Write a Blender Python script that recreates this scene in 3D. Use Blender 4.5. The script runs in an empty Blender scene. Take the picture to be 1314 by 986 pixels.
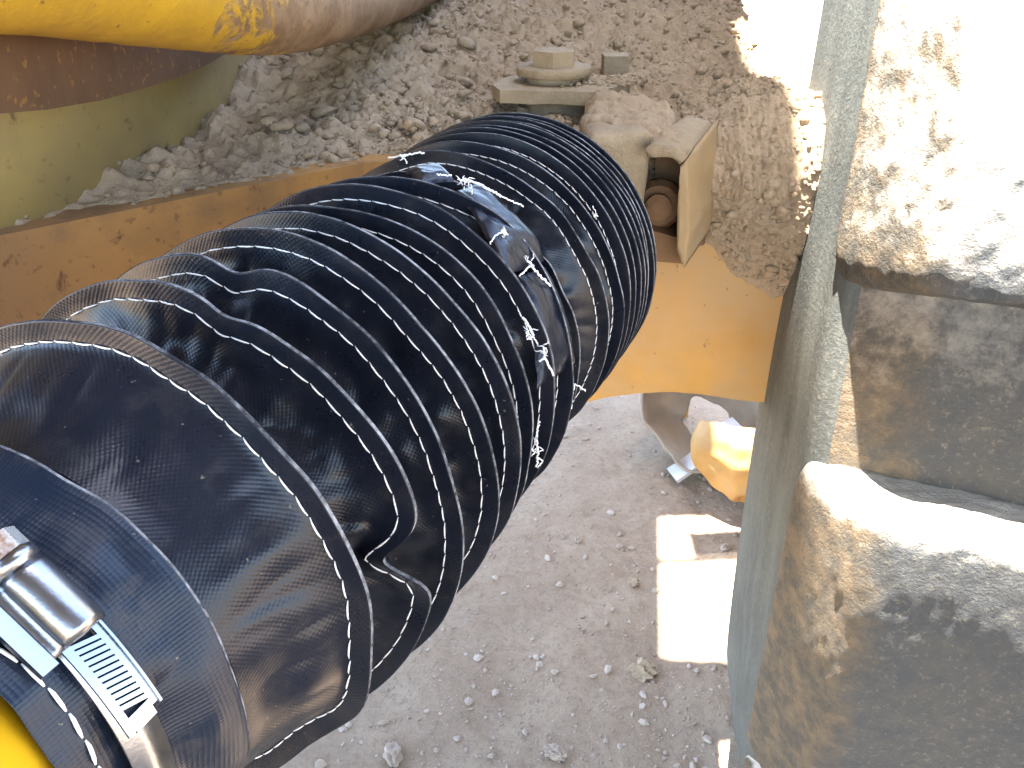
import bpy, bmesh, math, random
import numpy as np
from mathutils import Vector, Matrix

# ------------------------------------------------------------------ camera, sky, sun, exposure
sc = bpy.context.scene
C = sc.collection
H, PITCH, FPX = 1.5, math.radians(28.0), 1138.0
cam = bpy.data.cameras.new('camera'); camo = bpy.data.objects.new('camera', cam); C.objects.link(camo)
camo.location = (0, 0, H); camo.rotation_euler = (math.radians(90) - PITCH, 0, 0)
cam.sensor_fit = 'HORIZONTAL'; cam.angle = 2 * math.atan(657.0 / FPX)
cam.clip_start = 0.02; cam.clip_end = 500
sc.camera = camo
SUN = Vector((-0.087, -0.02, 1.0)).normalized()
elev = math.asin(SUN.z); azim = math.atan2(SUN.x, SUN.y)
w = bpy.data.worlds.new('World'); sc.world = w; w.use_nodes = True
nt = w.node_tree
sky = nt.nodes.new('ShaderNodeTexSky'); sky.sky_type = 'NISHITA'; sky.sun_disc = False
sky.sun_elevation = elev; sky.sun_rotation = azim; sky.air_density = 1.0; sky.dust_density = 1.5
bg = nt.nodes['Background']; bg.inputs[1].default_value = 0.12
nt.links.new(sky.outputs[0], bg.inputs[0])
sl = bpy.data.lights.new('sun', 'SUN'); sl.energy = 5.0; sl.angle = math.radians(0.53); sl.color = (1.0, 0.965, 0.92)
so = bpy.data.objects.new('sun', sl); C.objects.link(so); so.location = (0, 0, 20)
so.rotation_euler = (-SUN).to_track_quat('-Z', 'Y').to_euler()
vs = sc.view_settings; vs.view_transform = 'Standard'; vs.look = 'None'; vs.gamma = 1.0; vs.use_curve_mapping = False
vs.exposure = 3.85
sc.render.engine = 'CYCLES'
sc.cycles.max_bounces = 8; sc.cycles.diffuse_bounces = 5; sc.cycles.glossy_bounces = 4
sc.cycles.use_denoising = True

# ------------------------------------------------------------------ helpers
random.seed(7); rng = np.random.default_rng(7)
sp, cp = math.sin(PITCH), math.cos(PITCH)
def ray(px, py):
    x = (px - 657) / FPX; y = (493 - py) / FPX
    return np.array([x, cp + y * sp, -sp + y * cp])
CAM = np.array([0, 0, H])
def at(px, py, d): return CAM + ray(px, py) * d
def onplane(px, py, p0, n):
    r = ray(px, py); return CAM + r * (np.dot(np.array(p0) - CAM, n) / np.dot(r, n))
def onz(px, py, z): return onplane(px, py, (0, 0, z), np.array([0, 0, 1.0]))
def unit(v): v = np.array(v, float); return v / np.linalg.norm(v)

def _hash(ix, iy, iz, seed):
    h = (ix * 374761393 + iy * 668265263 + iz * 2147483647 + seed * 974711) & 0xFFFFFFFF
    h = ((h ^ (h >> 13)) * 1274126177) & 0xFFFFFFFF
    h = ((h ^ (h >> 16)) * 2246822519) & 0xFFFFFFFF
    return ((h ^ (h >> 15)) & 0xFFFFFF) / float(0xFFFFFF)
def vnoise(P, seed=0):
    P = np.asarray(P, float); f = np.floor(P).astype(np.int64); t = P - f; t = t * t * (3 - 2 * t)
    out = 0
    for dx in (0, 1):
        for dy in (0, 1):
            for dz in (0, 1):
                wgt = (t[..., 0] if dx else 1 - t[..., 0]) * (t[..., 1] if dy else 1 - t[..., 1]) * (t[..., 2] if dz else 1 - t[..., 2])
                out = out + wgt * _hash(f[..., 0] + dx, f[..., 1] + dy, f[..., 2] + dz, seed)
    return out * 2 - 1
def fbm(P, scale, octv=4, seed=0, gain=0.5):
    P = np.asarray(P, float) * scale; a = 1.0; o = 0; n = 0
    for k in range(octv):
        o = o + a * vnoise(P + 17.3 * k, seed + k); n += a; a *= gain; P = P * 2.03
    return o / n

def setprops(o, label=None, cat=None, group=None, kind=None):
    if label: o['label'] = label
    if cat: o['category'] = cat
    if group: o['group'] = group
    if kind: o['kind'] = kind
    return o
def empty(name, loc, label, cat, group=None):
    o = bpy.data.objects.new(name, None); C.objects.link(o); o.location = Vector(loc)
    o.empty_display_size = 0.05
    return setprops(o, label, cat, group)
def mesh(name, V, F, mat, parent=None, smooth=True, mats=None, mi=None, uv=None):
    """one mesh object, vertices in world space, parented without moving"""
    me = bpy.data.meshes.new(name)
    V = np.asarray(V, float)
    off = np.array(parent.location) if parent is not None and parent.type == 'EMPTY' else (np.array(parent['_off']) if parent is not None and '_off' in parent else np.zeros(3))
    if isinstance(F, np.ndarray):
        n = F.shape[0]; k = F.shape[1]
        me.vertices.add(len(V)); me.vertices.foreach_set('co', V.ravel())
        me.loops.add(n * k); me.loops.foreach_set('vertex_index', F.ravel().astype(np.int32))
        me.polygons.add(n); me.polygons.foreach_set('loop_start', np.arange(0, n * k, k, dtype=np.int32))
        me.update(calc_edges=True)
    else:
        me.from_pydata([tuple(v) for v in V], [], [tuple(f) for f in F])
    for m in (mats or [mat]): me.materials.append(m)
    if mi is not None: me.polygons.foreach_set('material_index', np.asarray(mi, np.int32))
    me.polygons.foreach_set('use_smooth', [smooth] * len(me.polygons))
    if uv is not None:
        ul = me.uv_layers.new(name='uv'); ul.data.foreach_set('uv', np.asarray(uv, np.float32).ravel())
    me.validate(); me.update()
    o = bpy.data.objects.new(name, me); C.objects.link(o)
    if parent is not None:
        o.parent = parent
        root = parent
        while root.parent is not None: root = root.parent
        o.matrix_parent_inverse = Matrix.Translation(-root.location) if parent is root else Matrix.Identity(4)
    return o
def gridfaces(n, m, closed=False):
    """n rings of m points"""
    i = np.arange(n - 1)[:, None]; j = np.arange(m if closed else m - 1)[None, :]
    j2 = (j + 1) % m
    return np.stack([i * m + j, i * m + j2, (i + 1) * m + j2, (i + 1) * m + j], -1).reshape(-1, 4)
def fromb(name, bm, mat, parent=None, smooth=False, bevel=0.0, seg=2):
    if bevel:
        es = [e for e in bm.edges if len(e.link_faces) == 2 and e.calc_face_angle(0) > 0.5]
        bmesh.ops.bevel(bm, geom=es, offset=bevel, segments=seg, affect='EDGES', profile=0.6, clamp_overlap=True)
    bmesh.ops.recalc_face_normals(bm, faces=bm.faces)
    bm.verts.ensure_lookup_table()
    V = np.array([v.co[:] for v in bm.verts]); bm.verts.index_update()
    F = [[v.index for v in f.verts] for f in bm.faces]; bm.free()
    return mesh(name, V, F, mat, parent, smooth)
def prism(pts, ext):
    """closed solid from a planar outline (3D points) pushed along ext"""
    bm = bmesh.new(); a = [bm.verts.new(tuple(p)) for p in pts]; b = [bm.verts.new(tuple(np.array(p) + ext)) for p in pts]
    bm.faces.new(a); bm.faces.new(b[::-1]); n = len(pts)
    for i in range(n): bm.faces.new((a[i], b[i], b[(i + 1) % n], a[(i + 1) % n]))
    return bm
def boxm(c, ex, ey, ez, bm=None):
    bm = bm or bmesh.new(); c, ex, ey, ez = map(np.array, (c, ex, ey, ez))
    vs_ = [bm.verts.new(tuple(c + sx * ex + sy * ey + sz * ez)) for sx in (-1, 1) for sy in (-1, 1) for sz in (-1, 1)]
    for f in ((0, 1, 3, 2), (4, 6, 7, 5), (0, 4, 5, 1), (2, 3, 7, 6), (0, 2, 6, 4), (1, 5, 7, 3)): bm.faces.new([vs_[i] for i in f])
    return bm
def tube(path, rad, m=10, cap=True):
    P = np.asarray(path, float); n = len(P); rad = np.broadcast_to(np.asarray(rad, float), (n,))
    T = np.gradient(P, axis=0); T /= np.linalg.norm(T, axis=1)[:, None] + 1e-12
    ref = np.array([0, 0, 1.0]) if abs(T[0][2]) < 0.9 else np.array([1.0, 0, 0])
    N = np.cross(T, ref); N /= np.linalg.norm(N, axis=1)[:, None] + 1e-12; B = np.cross(T, N)
    th = np.linspace(0, 2 * math.pi, m, endpoint=False)
    V = P[:, None] + rad[:, None, None] * (np.cos(th)[None, :, None] * N[:, None] + np.sin(th)[None, :, None] * B[:, None])
    F = [list(f) for f in gridfaces(n, m, True)]
    V = V.reshape(-1, 3)
    if cap: F += [list(range(m))[::-1], list(range((n - 1) * m, n * m))]
    return V, F
def merge(parts):
    V = []; F = []; o = 0
    for v, f in parts:
        V.append(v); F += [[i + o for i in g] for g in f]; o += len(v)
    return np.concatenate(V), F
def lathe(c, axis, prof, m=24):
    """profile [(r, h)] about axis through c"""
    axis = unit(axis); ref = np.array([1.0, 0, 0]) if abs(axis[0]) < 0.9 else np.array([0, 1.0, 0])
    u = unit(np.cross(axis, ref)); v = np.cross(axis, u); th = np.linspace(0, 2 * math.pi, m, endpoint=False)
    pr = np.array(prof)
    V = np.array(c) + pr[:, 1][:, None, None] * axis + pr[:, 0][:, None, None] * (np.cos(th)[None, :, None] * u + np.sin(th)[None, :, None] * v)
    F = [list(f) for f in gridfaces(len(prof), m, True)]
    F += [list(range(m))[::-1], list(range((len(prof) - 1) * m, len(prof) * m))]
    return V.reshape(-1, 3), F
_ico = {}
def ico(sub):
    if sub not in _ico:
        bm = bmesh.new(); bmesh.ops.create_icosphere(bm, subdivisions=sub, radius=1.0)
        bm.verts.index_update()
        _ico[sub] = (np.array([v.co[:] for v in bm.verts]), np.array([[v.index for v in f.verts] for f in bm.faces])); bm.free()
    return _ico[sub]
def stones(P, S, sub=1, flat=0.7, seed=0, jit=0.24):
    """many lumpy stones as arrays; P centres (n,3), S sizes (n,)"""
    v0, f0 = ico(sub); n = len(P); r = np.random.default_rng(seed)
    q = r.normal(size=(n, 4)); q /= np.linalg.norm(q, axis=1)[:, None]
    a, b, c, d = q.T
    R = np.stack([np.stack([1 - 2 * (c * c + d * d), 2 * (b * c - a * d), 2 * (b * d + a * c)], -1),
                  np.stack([2 * (b * c + a * d), 1 - 2 * (b * b + d * d), 2 * (c * d - a * b)], -1),
                  np.stack([2 * (b * d - a * c), 2 * (c * d + a * b), 1 - 2 * (b * b + c * c)], -1)], -2)
    sc3 = r.uniform(0.6, 1.25, size=(n, 1, 3))
    V = v0[None] * sc3
    V = V * (1 + jit * r.normal(size=(n, len(v0), 1)).clip(-1.2, 1.2))
    V = np.einsum('nij,nkj->nki', R, V)
    V[..., 2] *= flat
    V = P[:, None] + V * S[:, None, None]
    F = f0[None] + (np.arange(n) * len(v0))[:, None, None]
    return V.reshape(-1, 3), F.reshape(-1, 3)

# ------------------------------------------------------------------ materials
class N:
    def __init__(s, name):
        s.m = bpy.data.materials.new(name); s.m.use_nodes = True; s.t = s.m.node_tree; s.b = s.t.nodes['Principled BSDF']
        s.co = s.t.nodes.new('ShaderNodeTexCoord').outputs['Object']
    def link(s, a, b): s.t.links.new(a, b)
    def noise(s, scale, det=5, rough=0.6, co=None, dist=0.0):
        n = s.t.nodes.new('ShaderNodeTexNoise'); n.inputs['Scale'].default_value = scale; n.inputs['Detail'].default_value = det
        n.inputs['Roughness'].default_value = rough; n.inputs['Distortion'].default_value = dist; s.link(co or s.co, n.inputs['Vector']); return n.outputs[0]
    def voro(s, scale, co=None, feat='F1', out='Distance'):
        n = s.t.nodes.new('ShaderNodeTexVoronoi'); n.inputs['Scale'].default_value = scale; n.feature = feat; s.link(co or s.co, n.inputs['Vector']); return n.outputs[out]
    def ramp(s, f, stops):
        n = s.t.nodes.new('ShaderNodeValToRGB'); el = n.color_ramp.elements
        while len(el) < len(stops): el.new(0.5)
        for e, (p, c) in zip(el, stops):
            e.position = p; e.color = (c, c, c, 1) if isinstance(c, (int, float)) else (*c, 1)
        s.link(f, n.inputs[0]); return n.outputs[0]
    def mix(s, fac, a, b, mode='MIX'):
        n = s.t.nodes.new('ShaderNodeMix'); n.data_type = 'RGBA'; n.blend_type = mode
        for k, v in ((0, fac), (6, a), (7, b)):
            if isinstance(v, (int, float)): n.inputs[k].default_value = v if k == 0 else (v, v, v, 1)
            elif isinstance(v, tuple): n.inputs[k].default_value = (*v, 1)
            else: s.link(v, n.inputs[k])
        return n.outputs[2]
    def math(s, op, a, b=0.0, clamp=False):
        n = s.t.nodes.new('ShaderNodeMath'); n.operation = op; n.use_clamp = clamp
        for k, v in ((0, a), (1, b)):
            if isinstance(v, (int, float)): n.inputs[k].default_value = v
            else: s.link(v, n.inputs[k])
        return n.outputs[0]
    def xyz(s, co=None):
        n = s.t.nodes.new('ShaderNodeSeparateXYZ'); s.link(co or s.co, n.inputs[0]); return n.outputs
    def normalz(s):
        n = s.t.nodes.new('ShaderNodeNewGeometry'); return s.xyz(n.outputs['Normal'])[2]
    def bump(s, h, strength, dist, nrm=None):
        n = s.t.nodes.new('ShaderNodeBump'); n.inputs['Strength'].default_value = strength; n.inputs['Distance'].default_value = dist
        s.link(h, n.inputs['Height'])
        if nrm is not None: s.link(nrm, n.inputs['Normal'])
        return n.outputs[0]
    def done(s, col=None, rough=None, nrm=None, metal=0.0, spec=0.5, coat=0.0, coat_rough=0.1):
        for k, v in (('Base Color', col), ('Roughness', rough), ('Normal', nrm)):
            if v is None: continue
            if isinstance(v, (int, float)): s.b.inputs[k].default_value = v
            elif isinstance(v, tuple): s.b.inputs[k].default_value = (*v, 1)
            else: s.link(v, s.b.inputs[k])
        s.b.inputs['Metallic'].default_value = metal; s.b.inputs['Specular IOR Level'].default_value = spec
        s.b.inputs['Coat Weight'].default_value = coat; s.b.inputs['Coat Roughness'].default_value = coat_rough
        return s.m

def mat_soil(name, c1, c2, c3, fine=220):
    n = N(name); a = n.noise(6, 6, 0.65); b = n.noise(60, 6, 0.7); f = n.noise(fine, 4, 0.7)
    col = n.mix(n.ramp(a, [(0.35, 0.0), (0.68, 1.0)]), c1, c2)
    col = n.mix(n.ramp(b, [(0.45, 0.0), (0.75, 0.8)]), col, c3)
    col = n.mix(n.math('MULTIPLY', f, 0.5), col, n.mix(0.5, col, (0.5, 0.43, 0.36)))
    h = n.math('ADD', n.math('MULTIPLY', b, 1.0), n.math('MULTIPLY', f, 0.45))
    return n.done(col, 0.95, n.bump(h, 0.7, 0.006), spec=0.15)
SOIL = mat_soil('pale_ground_soil', (0.26, 0.178, 0.108), (0.335, 0.245, 0.16), (0.17, 0.112, 0.068), 150)
DIRT = mat_soil('caked_dirt', (0.28, 0.197, 0.112), (0.335, 0.25, 0.155), (0.19, 0.13, 0.07))
def mat_stone():
    n = N('pebble_stone'); a = n.noise(9, 3, 0.5); f = n.noise(160, 4, 0.6)
    col = n.mix(n.ramp(a, [(0.3, 0.0), (0.7, 1.0)]), (0.25, 0.185, 0.13), (0.43, 0.35, 0.28))
    return n.done(col, 0.9, n.bump(f, 0.4, 0.003), spec=0.2)
STONE = mat_stone()

def mat_paint(name, paint, dirt, rust, dirt_lo=0.45, dirt_hi=0.75, rust_lo=0.62, grad=None, rough=0.5, chip=0.70):
    """old yellow machine paint, with rust and dust that follow noise (grad: optional axis ramp of the dust cover)"""
    n = N(name); a = n.noise(9, 6, 0.65); b = n.noise(38, 6, 0.7, dist=0.4); f = n.noise(300, 3, 0.6); st = n.noise(14, 5, 0.6)
    tone = n.mix(n.ramp(st, [(0.3, 0.0), (0.7, 1.0)]), paint, tuple(x * 0.72 for x in paint))
    d = n.ramp(a, [(dirt_lo, 0.0), (dirt_hi, 1.0)])
    if grad is not None: d = n.math('ADD', d, grad(n), True)
    col = n.mix(d, tone, dirt)
    r = n.ramp(b, [(rust_lo, 0.0), (rust_lo + 0.06, 1.0)])
    col = n.mix(r, col, rust)
    speck = n.ramp(n.noise(130, 3, 0.5), [(chip, 0.0), (chip + 0.06, 0.5)])
    col = n.mix(speck, col, rust)
    h = n.math('ADD', n.math('MULTIPLY', f, 0.25), n.math('SUBTRACT', n.math('MULTIPLY', d, 0.6), n.math('MULTIPLY', r, 0.7)))
    ro = n.math('ADD', n.math('MULTIPLY', d, 0.35), rough, True)
    return n.done(col, ro, n.bump(h, 0.35, 0.0015), spec=0.35)
RUST = (0.10, 0.045, 0.02)
def grad_plate(n):   # dust rubbed down from the crust above
    return n.math('MULTIPLY', n.math('MULTIPLY', n.math('SUBTRACT', n.xyz()[2], 1.13), 6.0, True), n.math('MULTIPLY', n.noise(26, 6, 0.7), 1.2), True)
ORANGE = mat_paint('orange_machine_paint', (0.46, 0.235, 0.05), (0.36, 0.245, 0.125), RUST, 0.38, 0.75, 0.66, grad_plate, 0.55)
def _gl(n):
    x = n.xyz(); return n.math('MULTIPLY', n.ramp(x[0], [(0.0, 0.0), (0.5, 0.0)]), 0.0)
def grad_left(n):   # grease and rust brown at the inner end of the cross beam
    x = n.xyz(); k = n.math('MULTIPLY', n.math('SUBTRACT', -0.25, x[0]), 9.0, True)
    return k
BEAM = mat_paint('rusty_orange_beam_paint', (0.40, 0.20, 0.05), (0.17, 0.098, 0.045), (0.09, 0.045, 0.02), 0.42, 0.72, 0.60, grad_left, 0.7, 0.62)
OLIVE = mat_paint('dusty_olive_yellow_paint', (0.27, 0.18, 0.042), (0.2, 0.135, 0.055), (0.11, 0.066, 0.026), 0.3, 0.7, 0.64, None, 0.6, 0.66)
BROWN = mat_paint('rust_brown_plate', (0.12, 0.058, 0.022), (0.08, 0.042, 0.02), (0.26, 0.135, 0.025), 0.35, 0.65, 0.63, None, 0.7, 0.62)
def grad_pipe(n):
    x = n.xyz(); return n.math('MULTIPLY', n.math('SUBTRACT', x[1], 0.52), 4.5, True)
def mat_pipe():
    n = N('chipped_yellow_pipe_paint'); a = n.noise(11, 6, 0.65); b = n.noise(45, 6, 0.7, dist=0.5); c = n.noise(150, 5, 0.7); st = n.noise(20, 6, 0.7)
    y = n.xyz()[1]
    wear = n.math('MULTIPLY', n.math('SUBTRACT', y, 0.60), 1.1)               # paint is worn off towards the far end
    cover = n.ramp(n.math('SUBTRACT', n.math('ADD', n.math('MULTIPLY', a, 0.6), n.math('MULTIPLY', b, 0.4)), wear), [(0.43, 0.0), (0.48, 1.0)])
    under = n.mix(n.ramp(st, [(0.35, 0.0), (0.7, 1.0)]), (0.13, 0.07, 0.03), (0.27, 0.18, 0.10))
    under = n.mix(n.ramp(c, [(0.55, 0.0), (0.7, 0.7)]), under, (0.07, 0.035, 0.018))
    yel = n.mix(n.ramp(st, [(0.3, 0.0), (0.75, 0.8)]), (0.44, 0.255, 0.014), (0.27, 0.14, 0.022))
    col = n.mix(cover, under, yel)
    col = n.mix(n.ramp(c, [(0.62, 0.0), (0.68, 0.8)]), col, (0.10, 0.05, 0.02))
    h = n.math('ADD', n.math('MULTIPLY', cover, 0.6), n.math('MULTIPLY', c, 0.7))
    return n.done(col, n.math('ADD', n.math('MULTIPLY', cover, -0.3), 0.75), n.bump(h, 0.6, 0.002), spec=0.35)
PIPE = mat_pipe()
TUBEY = mat_paint('clean_yellow_paint', (0.65, 0.36, 0.01), (0.5, 0.28, 0.02), (0.2, 0.1, 0.03), 0.5, 0.8, 0.78, None, 0.35, 0.75)
DUSTY = mat_soil('dust_caked_steel', (0.28, 0.21, 0.12), (0.335, 0.26, 0.165), (0.2, 0.14, 0.075), 500)
CHAN = mat_paint('dusted_bracket_paint', (0.33, 0.225, 0.11), (0.28, 0.225, 0.16), (0.2, 0.13, 0.07), 0.35, 0.65, 0.62, None, 0.75)
RUSTM = mat_paint('rusted_bolt', (0.2, 0.11, 0.05), (0.26, 0.18, 0.11), (0.1, 0.05, 0.02), 0.4, 0.8, 0.6, None, 0.8)
DARKSTEEL = mat_paint('dark_shade_deck_steel', (0.04, 0.042, 0.048), (0.07, 0.068, 0.065), (0.04, 0.03, 0.022), 0.4, 0.7, 0.7, None, 0.7)  # for the added deck, kept dark so the boot reflects less brown
SHELL = mat_paint('yellow_scrap_paint', (0.40, 0.22, 0.065), (0.34, 0.23, 0.12), (0.3, 0.18, 0.08), 0.5, 0.8, 0.75, None, 0.5)
SCRAP = mat_paint('dusty_scrap_metal', (0.36, 0.27, 0.18), (0.3, 0.25, 0.2), (0.4, 0.23, 0.06), 0.35, 0.7, 0.66, None, 0.7)
WHITE = mat_paint('dirty_white_metal', (0.6, 0.57, 0.54), (0.4, 0.35, 0.3), (0.2, 0.13, 0.08), 0.5, 0.85, 0.74, None, 0.5)

def mat_vinyl(name, base, worn, rough, weave, wamt, dust=0.10, per=0.0022):
    n = N(name); uvn = n.t.nodes.new('ShaderNodeUVMap'); uvn.uv_map = 'uv'
    u, v, _ = n.xyz(uvn.outputs[0])
    k = 2 * math.pi / per
    wv = n.math('MULTIPLY', n.math('SINE', n.math('MULTIPLY', u, k)), n.math('SINE', n.math('MULTIPLY', v, k)))
    wv2 = n.math('ADD', n.math('ABSOLUTE', n.math('SINE', n.math('MULTIPLY', u, k))), n.math('ABSOLUTE', n.math('SINE', n.math('MULTIPLY', v, k))))
    a = n.noise(14, 4, 0.6); b = n.noise(70, 5, 0.65); f = n.noise(900, 2, 0.5)
    col = n.mix(n.ramp(a, [(0.4, 0.0), (0.75, 1.0)]), base, worn)
    dd = n.ramp(b, [(0.52, 0.0), (0.8, dust)])
    col = n.mix(dd, col, (0.13, 0.105, 0.08))
    lint = n.ramp(n.noise(420, 2, 0.5), [(0.74, 0.0), (0.76, 0.5)])
    col = n.mix(lint, col, (0.2, 0.17, 0.13))
    ro = n.math('ADD', n.math('MULTIPLY', b, 0.22), n.math('ADD', rough - 0.1, n.math('MULTIPLY', dd, 0.8)), True)
    h = n.math('ADD', n.math('MULTIPLY', wv if weave == 'dot' else wv2, 1.0), n.math('MULTIPLY', f, 0.3))
    nr = n.bump(h, wamt, 0.0004); nr = n.bump(b, 0.16, 0.0016, nr)
    return n.done(col, ro, nr, spec=0.3)
VINYL = mat_vinyl('black_woven_vinyl', (0.006, 0.008, 0.014), (0.010, 0.012, 0.020), 0.29, 'dot', 0.10)
FLANGE = mat_vinyl('black_vinyl_flange', (0.008, 0.0085, 0.011), (0.012, 0.012, 0.015), 0.36, 'dot', 0.06, 0.12)
CUFF = mat_vinyl('faded_blue_black_vinyl', (0.005, 0.010, 0.021), (0.010, 0.018, 0.033), 0.36, 'rib', 0.16, 0.3, 0.0034)
def mat_edge():
    n = N('raw_fabric_edge'); a = n.noise(260, 3, 0.7); b = n.noise(25, 3, 0.6)
    col = n.mix(n.ramp(n.math('MULTIPLY', a, b), [(0.16, 0.0), (0.38, 1.0)]), (0.02, 0.02, 0.024), (0.28, 0.28, 0.28))
    return n.done(col, 0.8, spec=0.2)
EDGE = mat_edge()
THREAD = N('white_thread').done((0.78, 0.77, 0.76), 0.6, spec=0.3)
def mat_zinc():
    n = N('bright_zinc_steel'); a = n.noise(60, 4, 0.6); s_ = n.noise(700, 3, 0.6)
    col = n.mix(a, (0.24, 0.25, 0.265), (0.38, 0.38, 0.4))
    return n.done(col, n.math('ADD', n.math('MULTIPLY', a, 0.3), 0.16), n.bump(s_, 0.25, 0.0003), metal=1.0)
ZINC = mat_zinc()
def mat_hexz():
    n = N('zinc_hex_with_rust'); a = n.noise(90, 4, 0.6)
    r = n.ramp(a, [(0.5, 0.0), (0.62, 1.0)]); col = n.mix(r, (0.7, 0.72, 0.68), (0.25, 0.12, 0.06))
    m = n.done(col, n.math('ADD', n.math('MULTIPLY', r, 0.4), 0.25), n.bump(a, 0.3, 0.0006), metal=0.7); return m
HEXZ = mat_hexz()
DARK = N('dark_gap').done((0.012, 0.014, 0.02), 0.7, spec=0.2)
def mat_rubber(name, base, dust, lo, hi, bumpd=0.0025, sun_pale=True, streak=False, flank=False):
    """worn rubber; dust lies in noisy patches; up-facing parts are painted paler to whiten the sunlit tread"""
    n = N(name); a = n.noise(5, 6, 0.7); b = n.noise(45, 6, 0.75); v = n.noise(190, 5, 0.75); f = n.noise(420, 3, 0.6)
    d = n.ramp(n.math('ADD', n.math('MULTIPLY', a, 0.6), n.math('MULTIPLY', b, 0.4)), [(lo, 0.0), (hi, 1.0)])
    sc_ = n.ramp(v, [(0.55, 0.0), (0.66, 1.0)])
    col = n.mix(d, base, dust); col = n.mix(n.math('MULTIPLY', sc_, 0.5), col, (0.2, 0.18, 0.13))
    if flank:   # reddish soil rubbed into the outer side of the lugs
        x = n.math('ADD', n.xyz()[0], n.math('MULTIPLY', n.math('SUBTRACT', n.noise(16, 5, 0.7), 0.5), 0.09))
        fk = n.ramp(x, [(0.055, 1.0), (0.085, 0.0)])
        tan = n.mix(n.ramp(b, [(0.4, 0.0), (0.62, 1.0)]), (0.075, 0.065, 0.048), (0.17, 0.12, 0.068))
        col = n.mix(n.math('MULTIPLY', fk, 0.85), col, tan)
    if sun_pale:
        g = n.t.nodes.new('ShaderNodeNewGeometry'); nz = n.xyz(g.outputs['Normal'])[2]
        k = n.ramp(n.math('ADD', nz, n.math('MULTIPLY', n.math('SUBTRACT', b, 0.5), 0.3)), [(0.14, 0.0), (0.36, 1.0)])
        col = n.mix(k, col, (0.40, 0.37, 0.32))  # pale tone painted on up-facing rubber so the sunlit lugs go white
    if streak:
        mp = n.t.nodes.new('ShaderNodeMapping'); mp.inputs['Scale'].default_value = (160, 9, 9); n.link(n.co, mp.inputs[0])
        st = n.noise(1.0, 5, 0.65, mp.outputs[0]); col = n.mix(n.ramp(st, [(0.4, 0.0), (0.7, 0.4)]), col, (0.15, 0.16, 0.14))
        v = n.math('ADD', v, n.math('MULTIPLY', st, 0.7))
    h = n.math('ADD', n.math('MULTIPLY', v, 1.0), n.math('ADD', n.math('MULTIPLY', f, 0.4), n.math('MULTIPLY', b, 0.8)))
    return n.done(col, 0.75, n.bump(h, 0.75, bumpd), spec=0.3)
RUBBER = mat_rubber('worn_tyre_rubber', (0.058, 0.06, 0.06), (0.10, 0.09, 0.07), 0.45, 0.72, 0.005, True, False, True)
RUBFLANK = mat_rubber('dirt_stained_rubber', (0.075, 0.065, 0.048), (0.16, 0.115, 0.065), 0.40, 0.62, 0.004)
SIDEW = mat_rubber('tyre_sidewall_rubber', (0.06, 0.064, 0.058), (0.1, 0.1, 0.085), 0.45, 0.75, 0.0012, False, True)

# ------------------------------------------------------------------ the ground
def ground_z(X, Y):
    P = np.stack([X, Y, np.zeros_like(X)], -1)
    return 0.006 * np.abs(fbm(P * [1, 3.0, 1], 5, 3, 15)) + 0.03 * fbm(P, 1.1, 3, 5) + 0.012 * fbm(P, 6, 4, 9) + 0.004 * fbm(P, 45, 3, 12) * np.exp(-((X - .3) ** 2 + (Y - 1.8) ** 2) / 8)
def build_ground():
    n = 430
    t = np.linspace(-1, 1, n); g = np.sinh(t * 6.2) / np.sinh(6.2)
    xs = 0.35 + g * 90; ys = 1.9 + g * 90
    X, Y = np.meshgrid(xs, ys, indexing='ij'); Z = ground_z(X, Y)
    V = np.stack([X, Y, Z], -1).reshape(-1, 3)
    setprops(mesh('ground', V, gridfaces(n, n)[:, ::-1], SOIL), kind='structure')
    k = 6500
    px = rng.uniform(430, 1010, k); py = rng.uniform(490, 1010, k)
    P = np.array([onz(a, b, 0) for a, b in zip(px, py)])
    P[:, :2] += rng.normal(size=(k, 2)) * 0.05
    S = 0.0012 * (1 - rng.uniform(0, 1, k)) ** -0.46; S = np.minimum(S, 0.011)
    P[:, 2] = ground_z(P[:, 0], P[:, 1]) + S * 0.15
    V, F = stones(P, S, 1, 0.65, 3)
    setprops(mesh('gravel', V, F, STONE, smooth=False), 'loose fine gravel and pebbles scattered over the shaded bare ground', 'gravel', kind='stuff')
    for px, py, s, lab in ((825, 862, 0.024, 'brown clod of earth lying right below the big sunlit patch'),
                           (742, 694, 0.013, 'pale pebble lying left of the sunlit patch and level with its top'),
                           (930, 705, 0.012, 'small sunlit stone above the top edge of the big sunlit patch'),
                           (712, 972, 0.022, 'pale grey stone near the bottom edge below the boot'),
                           (505, 972, 0.024, 'pale stone at the bottom edge beside the lowest boot pleat'),
                           (815, 748, 0.014, 'small brown clod just left of the sunlit patch edge')):
        p = onz(px, py, 0.0); p[2] = ground_z(p[0:1], p[1:2])[0] + s * 0.3
        V, F = stones(p[None], np.array([s]), 3, 0.7, int(px))
        V = V + 0.12 * s * fbm(V, 1.2 / s, 3, 4)[:, None] * unit([0.3, 0.2, 1])
        o = mesh('stone', V, F, STONE if 'pale' in lab or 'sunlit stone' in lab else DIRT, smooth=False); setprops(o, lab, 'stone', 'larger stones on the ground')
build_ground()

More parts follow.
